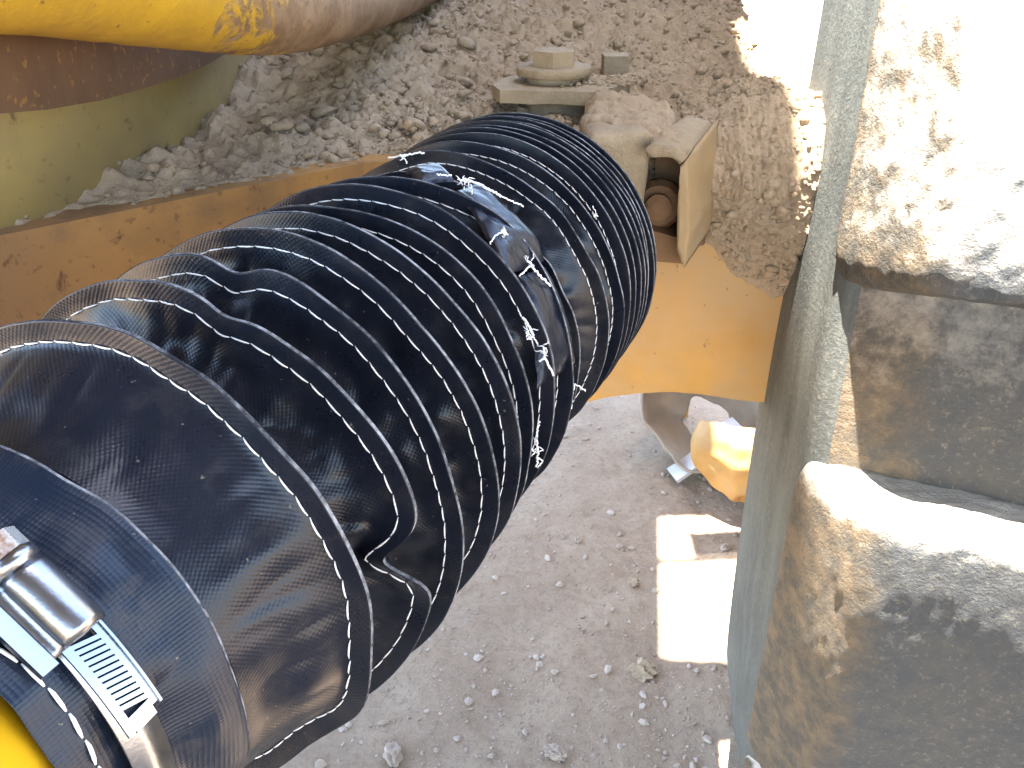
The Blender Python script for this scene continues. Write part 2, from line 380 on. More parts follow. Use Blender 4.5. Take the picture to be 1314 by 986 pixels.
# ------------------------------------------------------------------ unseen deck added overhead, outline cut to place the shade and sun patches
ZD = 3.2
def deck():
    up = lambda x, y, z: (x + SUN.x / SUN.z * (ZD - z), y + SUN.y / SUN.z * (ZD - z))      # where the shadow edge at (x, y, z) is cast from
    ed = [(0.18, 0.11, 1.3), (0.205, 0.50, 1.3), (0.262, 0.97, 1.3), (0.28, 1.22, 1.3), (0.887, 1.22, 1.3), (1.0, 1.498, 0), (0.5, 1.478, 0), (0.335, 1.498, 0),
          (0.406, 2.018, 0), (0.45, 2.028, 0), (0.56, 2.038, 0), (0.57, 2.128, 0), (0.65, 2.208, 0), (0.8, 2.188, 0), (0.82, 2.078, 0), (1.0, 2.028, 0)]
    pts = [(-3.4, -4.2), (4.2, -4.2), (4.2, 0.04)] + [up(*e) for e in ed] + [(0.75, 4.6), (-3.4, 4.6)]  # reaches far behind the camera to darken reflections in the boot
    bx_, by_ = up(0.675, 1.839, 0); fx_, fy_ = up(0.745, 1.908, 0)
    root = empty('shade_deck', (-1, 2, ZD), 'unseen dark deck added overhead, out of frame, shaped to cast shade and leave sun patches', 'shade deck')
    fromb('shade_deck_plate', prism([(x, y, ZD) for x, y in pts], np.array([0, 0, 0.12])), DARKSTEEL, root)
    fromb('shade_deck_bar', boxm((bx_, by_, ZD + 0.03), (0.335, 0, 0), (0.012, 0.011, 0), (0, 0, 0.02)), DARKSTEEL, root)  # added bar, throws the shadow line across the ground sun patch
    fromb('shade_deck_flap', boxm((fx_, fy_, ZD + 0.03), (0.27, 0, 0), (0.0, 0.056, 0), (0, 0, 0.01)), DARKSTEEL, root)  # added flap, blocks the sun beside the upper sun patch
    for y in (-1.0, 0.3, 1.6, 3.0):
        fromb('shade_deck_rib', boxm((-1.45, y, ZD - 0.062), (1.2, 0, 0), (0, 0.04, 0), (0, 0, 0.06)), DARKSTEEL, root)
deck()

# ------------------------------------------------------------------ the machine frame behind the boot
fr = empty('machine_chassis', (-0.1, 0.9, 1.05), 'yellow steel frame of the machine behind the black boot, caked with dirt', 'machine chassis')
Pl0, Pl1 = at(-30, 326, 0.585), at(440, 212, 0.75)           # top front edge of the cross beam on the left
ZT = 1.31
def left_beam():
    a = np.array([Pl0[0], Pl0[1]]); b = np.array([Pl1[0], Pl1[1]]); d = unit(b - a)
    a2 = a - d * 0.25; b2 = b + d * 0.02; c2 = np.array([0.06, 0.80])
    back = np.array([-d[1], d[0]]) * 0.14
    foot = [a2, b2, c2, c2 + [0, 0.14], b2 + back, a2 + back]
    fromb('beam_web', prism([(p[0], p[1], 1.13) for p in foot], np.array([0, 0, ZT - 1.13])), BEAM, fr, bevel=0.004)
left_beam()
RP0 = at(870, 400, 0.845); RN = unit([-0.10, -1.0, 0.0])
def right_plate():
    out = [(640, 250), (1080, 150), (1080, 530), (985, 517), (950, 514), (900, 506), (860, 503), (820, 505), (780, 510), (745, 518), (690, 534), (640, 552)]
    pts = [onplane(x, y, RP0, RN) for x, y in out]
    fromb('end_plate', prism(pts, -RN * 0.10), ORANGE, fr, bevel=0.004)
right_plate()
_rl = [(-0.62, 0.43), (-0.345, 0.57), (-0.275, 0.77), (-0.288, 1.4), (-0.288, 2.6), (-0.318, 2.6), (-0.318, 1.4), (-0.305, 0.79), (-0.375, 0.60), (-0.62, 0.47)]
def rail_line(o):
    K = np.array([[-0.62, 0.43], [-0.46, 0.49], [-0.345, 0.57], [-0.295, 0.70], [-0.282, 0.85], [-0.286, 1.1], [-0.288, 1.4], [-0.288, 2.6]]); K[:, 0] -= o
    t = np.linspace(0, len(K) - 1, 60); P = np.stack([np.interp(t, np.arange(len(K)), K[:, k]) for k in (0, 1)], -1)
    for _ in range(12): P[1:-1] = (P[:-2] + 2 * P[1:-1] + P[2:]) / 4
    return P
_r0, _r1 = rail_line(0.0), rail_line(0.03)
_V = np.concatenate([np.concatenate([P, np.full((60, 1), z)], 1) for P, z in ((_r0, 1.2), (_r0, 1.95), (_r1, 1.95), (_r1, 1.2), (_r0, 1.2))])
mesh('side_rail', _V, gridfaces(5, 60), OLIVE, fr)
fromb('deck_base', prism([(-0.30, 0.78, 1.26), (0.04, 0.92, 1.26), (0.26, 0.96, 1.26), (0.30, 1.2, 1.26), (0.31, 1.44, 1.26), (-0.27, 1.44, 1.26)], np.array([0, 0, 0.03])), BROWN, fr)
def hanger():
    out = [(-60, -40), (-60, 152), (0, 146), (60, 141), (130, 129), (180, 115), (225, 101), (262, 85), (292, 68), (300, 52), (330, -20)]
    pl = (-0.262, 0, 0); nn = np.array([1.0, 0, 0])
    pts = [onplane(x, y, pl, nn) for x, y in out]
    o = fromb('rusty_hanger_plate', prism(pts, np.array([-0.009, 0, 0])), BROWN, None, bevel=0.0015)
    setprops(o, 'rusty brown steel plate with a curved lower edge under the yellow pipe', 'steel plate')
hanger()
def pipe():
    keys = [(-160, -84, 0.36), (0, -60, 0.42), (190, -22, 0.53), (340, 5, 0.66), (430, 0, 0.82), (500, -16, 1.02), (560, -38, 1.28), (610, -60, 1.6)]
    K = np.array([at(*k) for k in keys])
    t = np.linspace(0, len(K) - 1, 90); i = np.clip(t.astype(int), 0, len(K) - 2); f = (t - i)[:, None]
    g = lambda j: K[np.clip(j, 0, len(K) - 1)]
    p0, p1, p2, p3 = g(i - 1), g(i), g(i + 1), g(i + 2)
    P = 0.5 * ((2 * p1) + (-p0 + p2) * f + (2 * p0 - 5 * p1 + 4 * p2 - p3) * f ** 2 + (-p0 + 3 * p1 - 3 * p2 + p3) * f ** 3)
    V, F = tube(P, 0.036, 48)
    V = V + 0.0008 * fbm(V, 60, 3, 3)[:, None]
    setprops(mesh('yellow_pipe', V, F, PIPE), 'thick chipped yellow pipe crossing the top left corner above the rusty plate', 'pipe')
pipe()

# ---- caked dirt on top of the frame
def front_edge(p):
    """front edge of the dirt from left (0) to right (1), in plan"""
    K = np.array([[-0.40, 0.485], [-0.33, 0.60], [-0.145, 0.762], [-0.03, 0.83], [0.10, 0.83], [0.20, 0.835], [0.262, 0.842]])
    s = np.linspace(0, 1, len(K)); return np.stack([np.interp(p, s, K[:, k]) for k in (0, 1)], -1)
def dirt_height(X, Y):
    P = np.stack([X, Y, np.zeros_like(X)], -1)
    wall = np.exp(-np.maximum(X + 0.285, 0) / 0.09)
    h = ZT + 0.006 + 0.022 * wall * np.clip((Y - 0.62) * 2.2, 0, 1) + 0.095 * np.clip((Y - 0.86) / 0.58, 0, 1) ** 1.2
    h = h + 0.018 * fbm(P, 9, 3, 21) + 0.010 * np.abs(fbm(P, 30, 4, 22)) + 0.010 * fbm(P, 85, 3, 23) + 0.005 * np.abs(fbm(P, 190, 2, 24))
    return h
def dirt():
    n, m = 420, 300
    p = np.linspace(0, 1, n); q = np.linspace(0, 1, m) ** 1.6
    Fp = front_edge(p); Bx = np.interp(p, [0, 0.25, 1], [-0.44, -0.29, 0.33]); By = np.interp(p, [0, 0.25, 1], [0.53, 1.45, 1.45])
    B = np.stack([Bx, By], -1)
    XY = Fp[:, None] * (1 - q)[None, :, None] + B[:, None] * q[None, :, None]
    X, Y = XY[..., 0], XY[..., 1]
    X = X + 0.006 * fbm(np.stack([X, Y, X * 0 + 3], -1), 25, 3, 41)
    Z = dirt_height(X, Y)
    lip = np.clip(1 - q[None, :] / 0.012, 0, 1)
    Z = Z - 0.02 * lip ** 2
    tp = np.clip(q[None, :] / 0.10, 0, 1) ** 0.7; lf = np.clip((0.5 - p) / 0.12, 0, 1)[:, None]
    Z = Z * (1 - lf) + lf * (ZT - 0.006 + (Z - ZT + 0.006) * tp + 0.007 * fbm(np.stack([X, Y, X * 0], -1), 35, 3, 46) + 0.005 * fbm(np.stack([X, Y, X * 0], -1), 110, 3, 47))
    V = np.stack([X, Y, Z], -1)
    # overhanging front: roughen and drape the first rows over the beam edge
    V[..., 1] -= (0.006 * (0.5 + fbm(V, 40, 3, 44)) * np.clip(1 - q / 0.03, 0, 1)[None, :])
    root = setprops(mesh('dirt_crust', V.reshape(-1, 3), gridfaces(n, m)[:, ::-1], DIRT), 'thick dry caked dirt lying on the machine frame behind the boot', 'dirt', kind='stuff')
    k = 14000
    pp = rng.uniform(0.02, 1, k); qq = rng.uniform(0, 1, k) ** 1.7
    idx = (pp * (n - 1)).astype(int); jdx = np.searchsorted(q, qq).clip(0, m - 1)
    P = V[idx, jdx].copy(); P[:, :2] += rng.normal(size=(k, 2)) * 0.002
    cl = 0.5 + fbm(P, 9, 2, 71)
    keep = rng.uniform(0, 1, k) < np.clip(cl * 1.3, 0.15, 1); P = P[keep]; k = len(P)
    S = 0.0009 * (1 - rng.uniform(0, 1, k)) ** -0.5; S = np.minimum(S, 0.0065)
    P[:, 2] += S * 0.15
    vv, ff = stones(P, S, 1, 0.7, 8)
    # the larger flakes along the olive rail
    L = np.array([onz(x, y, ZT + 0.045) for x, y in zip(rng.uniform(330, 600, 70), rng.uniform(40, 130, 70))])
    L = L[(L[:, 0] > -0.27)]; L[:, 2] = dirt_height(L[:, 0], L[:, 1]) + 0.002
    v2, f2 = stones(L, rng.uniform(0.004, 0.013, len(L)), 1, 0.55, 9)
    vv2 = np.concatenate([vv, v2]); ff2 = np.concatenate([ff, f2 + len(vv)])
    setprops(mesh('dirt_clods', vv2, ff2, DIRT), 'crumbly clods of dry dirt strewn over the caked frame top', 'dirt clods', kind='stuff')
    # crust sticking to the face of the end plate on the right
    n, m = 300, 420
    a = np.linspace(0.075, 0.30, n)                                   # along the plate (x)
    RX = unit([1.0, -0.10, 0.0]); org = RP0 - RX * RP0[0]
    ztop, zbot, rs = ZT + 0.012, 1.10, 0.035
    L1, L2, L3 = 0.10, rs * math.pi / 2, ztop - rs - zbot
    t = np.linspace(0, L1 + L2 + L3, m)
    ang = np.clip((t - L1) / rs, 0, math.pi / 2)
    back = np.where(t < L1, L1 - t + rs, rs - rs * np.sin(ang))
    zz = np.where(t < L1, ztop, np.where(t < L1 + L2, ztop - rs + rs * np.cos(ang), ztop - rs - (t - L1 - L2)))
    base = org[None, None] * [1, 1, 0] + RX * a[:, None, None] - RN * back[None, :, None] + np.array([0, 0, 1.0]) * zz[None, :, None]
    nrm = RN * np.sin(ang)[None, :, None] + np.array([0, 0, 1.0]) * np.cos(ang)[None, :, None]
    A = base[..., 0]; Zb = base[..., 2]
    ns = fbm(base, 22, 4, 51)
    th = 0.022 * np.clip((A - 0.195) / 0.05, -1.2, 1) + 0.040 * np.clip((Zb - 1.225) / 0.07, -1.6, 0.6) + 0.014 * ns + 0.003
    live = np.clip((th + 0.004) / 0.012, 0, 1)
    th = np.clip(th, -0.008, 0.035) + live * (0.006 * fbm(base, 45, 3, 52) + 0.003 * fbm(base, 140, 3, 53) + 0.004 * np.abs(fbm(base, 240, 2, 54)))
    Vc = base + nrm * th[..., None]
    setprops(mesh('stuck_dirt', Vc.reshape(-1, 3), gridfaces(n, m), DIRT), 'rough dirt crust stuck to the right face of the orange end plate', 'dirt', kind='stuff')
    sel = rng.integers(0, n, 2600), rng.integers(0, m, 2600)
    ok = th[sel] > 0.004
    Pc = Vc[sel][ok]; Sc = np.minimum(0.0011 * (1 - rng.uniform(0, 1, len(Pc))) ** -0.5, 0.006)
    v3, f3 = stones(Pc, Sc, 1, 0.8, 15)
    setprops(mesh('stuck_clods', v3, f3, DIRT), 'small dirt crumbs clinging to the crust on the orange end plate', 'dirt clods', kind='stuff')
dirt()

# ------------------------------------------------------------------ clevis bracket with the big bolt
def roughen(bm, amp, freq, seed, cut=0.006):
    for _ in range(4):
        es = [e for e in bm.edges if e.calc_length() > cut]
        if not es: break
        bmesh.ops.subdivide_edges(bm, edges=es, cuts=1, use_grid_fill=True)
        bmesh.ops.triangulate(bm, faces=[f for f in bm.faces if len(f.verts) > 4])
    bm.normal_update()
    P = np.array([v.co[:] for v in bm.verts]); d = amp * (fbm(P, freq, 4, seed) + 0.4 * fbm(P, freq * 4, 2, seed + 3))
    for v, k in zip(bm.verts, d): v.co += v.normal * float(k)
    return bm
def bracket():
    root = empty('pin_bracket', at(720, 180, 0.80), 'dust covered steel bracket with a big hex bolt behind the far end of the boot', 'bracket')
    c = at(711, 76, 0.86); cz = np.array([0, 0, 1.0])
    def hexa(c0, r, h, rot=0.3):
        return [tuple(c0 + np.array([r * math.cos(rot + k * math.pi / 3), r * math.sin(rot + k * math.pi / 3), 0])) for k in range(6)]
    hb = c + cz * -0.006
    o = fromb('bolt_head', prism(hexa(hb, 0.0222, 0.02, 0.42), cz * 0.0145), DUSTY, root, bevel=0.002)
    V, F = lathe(hb + cz * -0.0082, cz, [(0.035, 0), (0.0365, 0.0006), (0.0365, 0.007), (0.0358, 0.0081), (0.01, 0.0083)], 36)
    mesh('washer', V, F, DUSTY, root)
    V, F = lathe(hb + cz * -0.0145, cz, [(0.028, 0), (0.028, 0.0066)], 30); mesh('spacer', V, F, DUSTY, root)
    pz = hb[2] - 0.0145
    out = [(629, 119), (652, 110), (700, 103), (800, 99), (806, 106), (800, 113), (757, 139), (690, 137), (636, 131)]
    cx = c[0]; cy = c[1]
    poly = [(cx - 0.060, cy - 0.020), (cx - 0.052, cy - 0.050), (cx + 0.035, cy - 0.060), (cx + 0.074, cy - 0.010), (cx + 0.078, cy + 0.03), (cx + 0.02, cy + 0.045), (cx - 0.045, cy + 0.03)]
    fromb('cap_plate', roughen(prism([(x, y, pz - 0.012) for x, y in poly], cz * 0.012), 0.0012, 70, 7), DUSTY, root, False)
    V, F = lathe(np.array([cx + 0.005, cy - 0.003, pz - 0.15]), cz, [(0.032, 0), (0.032, 0.137)], 32); mesh('pin_boss', V, F, DUSTY, root)
    # dust heap on the plate
    vv = np.array([[cx + 0.05 + 0.02 * a, cy + 0.0 + 0.02 * b, pz + 0.001] for a, b in rng.normal(size=(260, 2)) * [1.3, 0.7]])
    V, F = stones(vv, rng.uniform(0.001, 0.0038, 260), 1, 0.8, 5); o = mesh('dust_heap', V, F, DIRT, root, False); o['kind'] = 'stuff'
    # boss block to the right of the pin
    bc = at(784, 208, 0.76); ex, ey, ez = np.array([0.027, 0.006, 0]), np.array([0.0, 0.045, 0]), np.array([0.002, 0, 0.034])
    bm = boxm(bc, ex, ey, ez); bmesh.ops.bevel(bm, geom=list(bm.edges), offset=0.007, segments=3, affect='EDGES', profile=0.5)
    bmesh.ops.subdivide_edges(bm, edges=[e for e in bm.edges if e.calc_length() > 0.008], cuts=6, use_grid_fill=True)
    for v in bm.verts: v.co += Vector(unit([0.1, -0.6, 0.5])) * float(0.005 * fbm(np.array([v.co[:]]), 60, 4, 8)[0])
    fromb('boss_block', bm, DUSTY, root, True)
    # open channel: top flange, right wall with a slanted lower end, back wall, and the rusty bolt inside
    F0 = unit([0.52, 1.0, 0.06]); N0 = unit([-0.16, -1.0, 0.0])
    o0 = at(834, 186, 0.70)
    def q(x, y, dz, dx=0): r = onplane(x, y, o0, N0); return r
    L = 0.085
    tp = [q(826, 190, 0), q(838, 184, 0), q(868, 190, 0), q(880, 204, 0), q(872, 212, 0), q(862, 203, 0), q(830, 203, 0)]
    fromb('channel_top', roughen(prism(tp, F0 * L), 0.0022, 55, 3), DUSTY, root, True)
    wl = [q(872, 213, 0), q(881, 204.5, 0), q(884, 300, 0), q(878, 345, 0), q(868, 322, 0)]
    fromb('channel_wall', roughen(prism(wl, F0 * L + np.array([0, 0, 0.012])), 0.0018, 55, 5), CHAN, root, True)
    bk = [q(806, 192, 0) + F0 * (L - 0.02), q(872, 205, 0) + F0 * (L - 0.02), q(872, 350, 0) + F0 * (L - 0.02), q(806, 350, 0) + F0 * (L - 0.02)]
    fromb('channel_back', prism(bk, F0 * 0.008), RUSTM, root)
    fromb('channel_floor', prism([q(812, 302, 0) + F0 * 0.02, q(866, 318, 0) + F0 * 0.02, q(868, 350, 0) + F0 * 0.02, q(812, 345, 0) + F0 * 0.02], F0 * 0.06), RUSTM, root, bevel=0.002)
    V, F = lathe(at(846, 262, 0.755), unit([-0.2, -1, 0.1]), [(0.019, -0.02), (0.021, 0.0), (0.017, 0.008), (0.011, 0.009), (0.011, 0.016), (0.005, 0.018)], 14)
    mesh('rusty_bolt', V, F, RUSTM, root, False)
    # dirt cap over the channel and block
    n, m = 90, 60
    a = np.linspace(0, 1, n)[:, None]; b = np.linspace(0, 1, m)[None, :]
    P00, P10 = at(748, 166, 0.735), at(880, 189, 0.70)
    base = P00 + (P10 - P00) * a[..., None] + np.array([0.01, 0.11, 0.0]) * b[..., None]
    edge = np.minimum(np.minimum(a, 1 - a) * 8, np.minimum(b * 6, 1)) .clip(0, 1) ** 0.6
    base = base + np.array([0, 0, 1.0]) * (-0.012 + 0.016 * edge + 0.007 * fbm(base, 45, 3, 61) + 0.005 * fbm(base, 120, 3, 62) + 0.010 * b)[..., None]
    o = mesh('dirt_cap', base.reshape(-1, 3), gridfaces(n, m), DIRT, root); o['kind'] = 'stuff'
bracket()
def lug_block():
    c = at(789, 92, 0.98)
    o = fromb('square_lug', boxm(c, (0.014, 0, 0), (0, 0.016, 0), (0, 0, 0.018)), DUSTY, None, bevel=0.0015)
    setprops(o, 'small square dusty steel lug standing in the dirt right of the bolt', 'steel lug')
    o = fromb('yellow_post', boxm((0.545, 2.62, 1.1), (0.046, 0, 0), (0, 0.04, 0), (0, 0, 1.1)), ORANGE, None, bevel=0.004)
    setprops(o, 'yellow painted post at the top edge behind the dirt', 'post')
lug_block()

# ------------------------------------------------------------------ the bellows boot
AX0, AX1 = at(184, 731, 0.345), at(664, 333, 0.665)
AX = unit(AX1 - AX0); RB = 0.105
E1 = (CAM - (AX0 + AX1) / 2); E1 = unit(E1 - AX * np.dot(E1, AX)); E2 = np.cross(AX, E1)
def cyl(s, r, th):
    s, r, th = np.broadcast_arrays(np.asarray(s, float), np.asarray(r, float), np.asarray(th, float))
    return AX0 + s[..., None] * AX + r[..., None] * (np.cos(th)[..., None] * E1 + np.sin(th)[..., None] * E2)
def proj(P):
    d = P - CAM; z = d[..., 1] * cp - d[..., 2] * sp; y = d[..., 1] * sp + d[..., 2] * cp
    return np.stack([657 + FPX * d[..., 0] / z, 493 - FPX * y / z], -1)
def theta_for(s, r, px, py):
    th = np.linspace(-math.pi, math.pi, 1441); q = proj(cyl(s, r, th)); return th[np.argmin(((q - [px, py]) ** 2).sum(-1))]
def on_cyl(px, py, r):
    """first hit of a camera ray with the coaxial cylinder of radius r -> s, theta"""
    d = ray(px, py); o = CAM - AX0; dp = d - AX * np.dot(d, AX); op = o - AX * np.dot(o, AX)
    a, b, c = np.dot(dp, dp), 2 * np.dot(dp, op), np.dot(op, op) - r * r
    t = (-b - math.sqrt(max(b * b - 4 * a * c, 0))) / (2 * a); p = o + d * t
    return np.dot(p, AX), math.atan2(np.dot(p, E2), np.dot(p, E1))
#        s      R      flange  valley depth
PLEATS = [(0.000, 0.1050, 0.0085, 0.034), (0.0385, 0.1045, 0.0080, 0.030), (0.0675, 0.1055, 0.0085, 0.030), (0.0995, 0.1060, 0.0085, 0.028),
          (0.130, 0.1050, 0.0080, 0.030), (0.155, 0.1050, 0.0085, 0.028), (0.184, 0.1055, 0.0085, 0.028), (0.210, 0.1045, 0.0095, 0.030),
          (0.240, 0.0985, 0.0060, 0.022), (0.279, 0.1030, 0.0080, 0.026), (0.308, 0.1045, 0.0080, 0.028), (0.327, 0.1050, 0.0080, 0.028),
          (0.340, 0.1055, 0.0075, 0.028), (0.351, 0.1055, 0.0075, 0.028), (0.360, 0.1060, 0.0075, 0.028), (0.368, 0.1055, 0.0075, 0.028),
          (0.3755, 0.1055, 0.0075, 0.028), (0.3835, 0.1060, 0.0075, 0.028), (0.391, 0.1055, 0.0075, 0.028)]
TH = np.linspace(-math.pi, math.pi, 420, endpoint=False)
S_END, R_CUFF = -0.040, 0.0805
thS = theta_for(0.0385, RB, 497, 725)
thF = theta_for(0.210, RB, 632, 300)
def circ(th, k, seed):   # smooth noise on the circle
    return fbm(np.stack([np.cos(th) * k, np.sin(th) * k, np.full_like(th, seed * 3.7)], -1), 1.0, 2, 31)
def bumpth(th, c, wd): d = (th - c + math.pi) % (2 * math.pi) - math.pi; return np.exp(-(d / wd) ** 2)
def pleat_profile(i):
    """rows (s, r) per theta from the near valley to the far valley; row indices of stitch and rim"""
    s, R, fl, dep = PLEATS[i]
    sp_ = PLEATS[i - 1][0] if i else s - 0.06
    sn_ = PLEATS[i + 1][0] if i + 1 < len(PLEATS) else s + 0.012
    hn, hf = (s - sp_) / 2, (sn_ - s) / 2
    amp = min(1.0, hn / 0.016)
    ds = 0.0055 * amp * circ(TH, 1.6, i + 1) + 0.0009 * amp * circ(TH, 4.0, i + 40)
    dr = 0.0035 * circ(TH, 1.3, i + 80) * (0.4 + 0.6 * amp) + 0.0005 * circ(TH, 5, i + 120)
    lean = 0.0025 * amp * circ(TH, 2.2, i + 160)
    if i == 0:
        dr = dr - 0.010 * bumpth(TH, theta_for(0, RB, 410, 950), 0.35)
    if i == 1:
        dr = dr - 0.016 * bumpth(TH, thS, 0.10); ds = ds - 0.008 * bumpth(TH, thS, 0.13)
        tt = theta_for(0.0385, RB, 300, 372); dr = dr - 0.004 * bumpth(TH, tt, 0.10)
    if i == 2:
        tt = theta_for(0.0675, RB, 300, 372); dr = dr - 0.007 * bumpth(TH, tt - 0.05, 0.12)
    if i == 7: ds = ds + 0.012 * bumpth(TH, thF, 0.5)
    if i == 8: ds = ds + 0.008 * circ(TH, 3.0, 7); dr = dr - 0.006 * bumpth(TH, theta_for(.240, .1, 655, 330), 0.15)
    rows = []
    # near panel
    x = np.linspace(0, 1, 12)
    if i == 0:
        s0, r0 = S_END, R_CUFF - 0.003
    else:
        R_p = PLEATS[i - 1][1]; r0 = min(R, R_p) - max(dep, PLEATS[i - 1][3]) * 1.0; s0 = s - hn
    P3 = lambda xx, k: np.stack([np.cos(TH) * 3.2, np.sin(TH) * 3.2, np.full_like(TH, i * 5.1 + xx * 1.3 + k)], -1)
    for xx in x:
        sx = s - 0.0009 - (s - 0.0009 - s0) * ((1 - xx) ** (1.15 if i in (9, 10) else 2.6 if i < 5 else 3.0) if i else (1 - xx ** 0.85)) ; rx = r0 + (R - fl - r0) * (xx ** 1.25)
        wr = math.sin(math.pi * min(xx, 1) ** 0.9)
        bulge = 0.0045 * amp * wr * fbm(P3(xx, 0), 1.0, 3, 33) + 0.004 * amp * wr * np.abs(fbm(P3(xx * .5, 9), 1.7, 2, 35))
        bulge = bulge * (0.75 if i == 0 else 1.5 if i in (9, 10) else 1.1)
        rows.append((sx + ds * xx - bulge * 0.75, rx + dr * xx + bulge * 0.6))
    k_st = len(rows) - 1
    for yy in (0.06, 0.5, 0.93, 1.0):
        rows.append((s - 0.0008 + ds + lean * yy, R - fl + fl * yy + dr))
    k_rim = len(rows) - 1
    rows.append((s - 0.0001 + ds + lean, R - 0.0003 + dr)); rows.append((s + 0.0008 + ds + lean, R + dr))
    for yy in (0.93, 0.0): rows.append((s + 0.0009 + ds + lean * yy, R - fl + fl * yy + dr))
    R_n = PLEATS[i + 1][1] if i + 1 < len(PLEATS) else R
    dn = PLEATS[i + 1][3] if i + 1 < len(PLEATS) else dep
    r1 = min(R, R_n) - max(dep, dn)
    for xx in np.linspace(0, 1, 7)[1:]:
        rows.append((s + 0.0012 + (hf - 0.0012) * xx ** 1.2 + ds * (1 - xx), R - fl - (R - fl - r1) * xx + dr * (1 - xx)))
    S = np.array([a * np.ones_like(TH) for a, _ in rows]); Rr = np.array([b * np.ones_like(TH) for _, b in rows])
    return S, Rr, k_st, k_rim
def ring_mesh(name, S, Rr, mats, mi_row, parent, su=None):
    n, m = S.shape
    V = cyl(S, Rr, np.broadcast_to(TH[:, ] if m == len(TH) else su, S.shape))
    F = gridfaces(n, m, True)
    mi = np.repeat(np.array(mi_row), m)
    arc = np.concatenate([[0], np.cumsum(np.hypot(np.diff(S.mean(1)), np.diff(Rr.mean(1))))])
    U = np.arange(m + 1) / m * 2 * math.pi * 0.098
    i, j = np.divmod(np.arange((n - 1) * m), m)
    uv = np.stack([np.stack([U[j], arc[i]], -1), np.stack([U[j + 1], arc[i]], -1), np.stack([U[j + 1], arc[i + 1]], -1), np.stack([U[j], arc[i + 1]], -1)], 1)
    return mesh(name, V.reshape(-1, 3), F, None, parent, True, mats, mi, uv.reshape(-1, 2)), V
def stitch_mesh(loop, out, length=0.0058, gap=0.0011, rad=0.00050, seed=0, skip=None, name='stitching', parent=None):
    """short thread stitches laid along a closed or open polyline, lifted along the 'out' vectors"""
    d = np.linalg.norm(np.diff(loop, axis=0), axis=1); L = np.concatenate([[0], np.cumsum(d)])
    r = np.random.default_rng(seed); t = 0.0; parts = []
    g = lambda tt, A: np.stack([np.interp(tt, L, A[:, k]) for k in range(3)], -1)
    while t + length < L[-1]:
        ln = length * r.uniform(0.85, 1.12)
        if skip is None or not skip(t + ln / 2, L[-1]):
            tt = np.linspace(t, t + ln, 5); P = g(tt, loop); O = g(tt, out)
            side = np.cross(unit(P[-1] - P[0]), O[2])
            h = np.array([-0.0002, 0.0003, 0.0004, 0.0003, -0.0002])
            sl = np.linspace(-1, 1, 5) * r.uniform(0.1, 0.5) * 0.0006
            P = P + O * h[:, None] + side * sl[:, None]
            parts.append(tube(P, rad * np.array([0.55, 1, 1.05, 1, 0.55]), 6))
        t += ln + gap
    V, F = merge(parts)
    o = mesh(name, V, F, THREAD, parent); o['kind'] = 'stuff'; return o
boot = empty('bellows_boot', AX0 - np.array([0, 0, 0.1]), 'long black pleated vinyl bellows boot with white stitched seams, crossing the picture', 'bellows boot')
STITCH = {}
for i in range(len(PLEATS)):
    S, Rr, ks, kr = pleat_profile(i)
    n = S.shape[0]; mi = [0] * (n - 1)
    for k in range(ks, kr + 5):
        if k < n - 1 and k > kr: mi[k] = 1
    mi[kr] = 2; mi[kr + 1] = 2
    po, V = ring_mesh('pleat', S, Rr, [VINYL, FLANGE, EDGE], mi, boot)
    line = cyl(S[ks] - 0.0002, Rr[ks] + 0.0006, TH); line = np.concatenate([line, line[:1]])
    nrm = np.tile(-AX, (len(line), 1)); STITCH[i] = line
    stitch_mesh(line, nrm, 0.0078 if i < 9 else 0.0060, 0.0007, 0.00034 if i < 9 else 0.00032, i, None, 'stitching', po)
# lining between the pleats, so that nothing shows through
Sx = np.linspace(-0.02, 0.395, 30)[:, None] * np.ones((1, 420)); Rx = np.full_like(Sx, 0.070)
ring_mesh('inner_sleeve', Sx, Rx, [VINYL], [0] * 29, boot)
# far end panel and cuff on the rod eye
Sx = np.array([0.397, 0.399, 0.404, 0.43])[:, None] * np.ones((1, 420)); Rx = np.array([0.075, 0.05, 0.045, 0.045])[:, None] * np.ones((1, 420))
ring_mesh('far_cuff', Sx, Rx, [VINYL], [0] * 3, boot)
# near cuff
def cuff():
    s = np.concatenate([[S_END + 0.001, S_END - 0.0005, S_END - 0.0015], np.linspace(S_END - 0.004, -0.0955, 40), [-0.0962, -0.095]])
    n = len(s); S = s[:, None] * np.ones((1, len(TH)))
    Rr = np.interp(S, [-0.094, -0.070, -0.062, -0.040], [0.0705, 0.0705, 0.0715, R_CUFF]); Rr[0] -= 0.004; Rr[1] -= 0.0005; Rr[-1] -= 0.003
    th = np.broadcast_to(TH, S.shape)
    P = np.stack([np.cos(th) * 0.065, np.sin(th) * 0.065, S], -1)
    edge = np.clip((S_END - S) / 0.012, 0, 1)
    Rr = Rr + 0.006 * fbm(P, 24, 3, 77) * edge + 0.003 * np.abs(fbm(P * [1, 1, 0.45], 60, 2, 78)) * edge
    S = S + 0.003 * circ(TH, 2.4, 300)[None] * np.clip(1 - (S_END - S) / 0.03, 0, 1)
    mi = [1, 1] + [0] * (n - 3)
    o, V = ring_mesh('cuff', S, Rr, [CUFF, EDGE], mi, boot)
    k = np.argmin(np.abs(s - (-0.0880)))
    line = cyl(S[k], Rr[k] + 0.0004, TH); out = unit(E1)[None] * 0 + np.cos(TH)[:, None] * E1 + np.sin(TH)[:, None] * E2
    line = line + AX * (0.002 * circ(TH, 6, 400))[:, None]
    stitch_mesh(np.concatenate([line, line[:1]]), np.concatenate([out, out[:1]]), 0.0076, 0.0011, 0.0006, 55, None, 'stitching', o)
cuff()
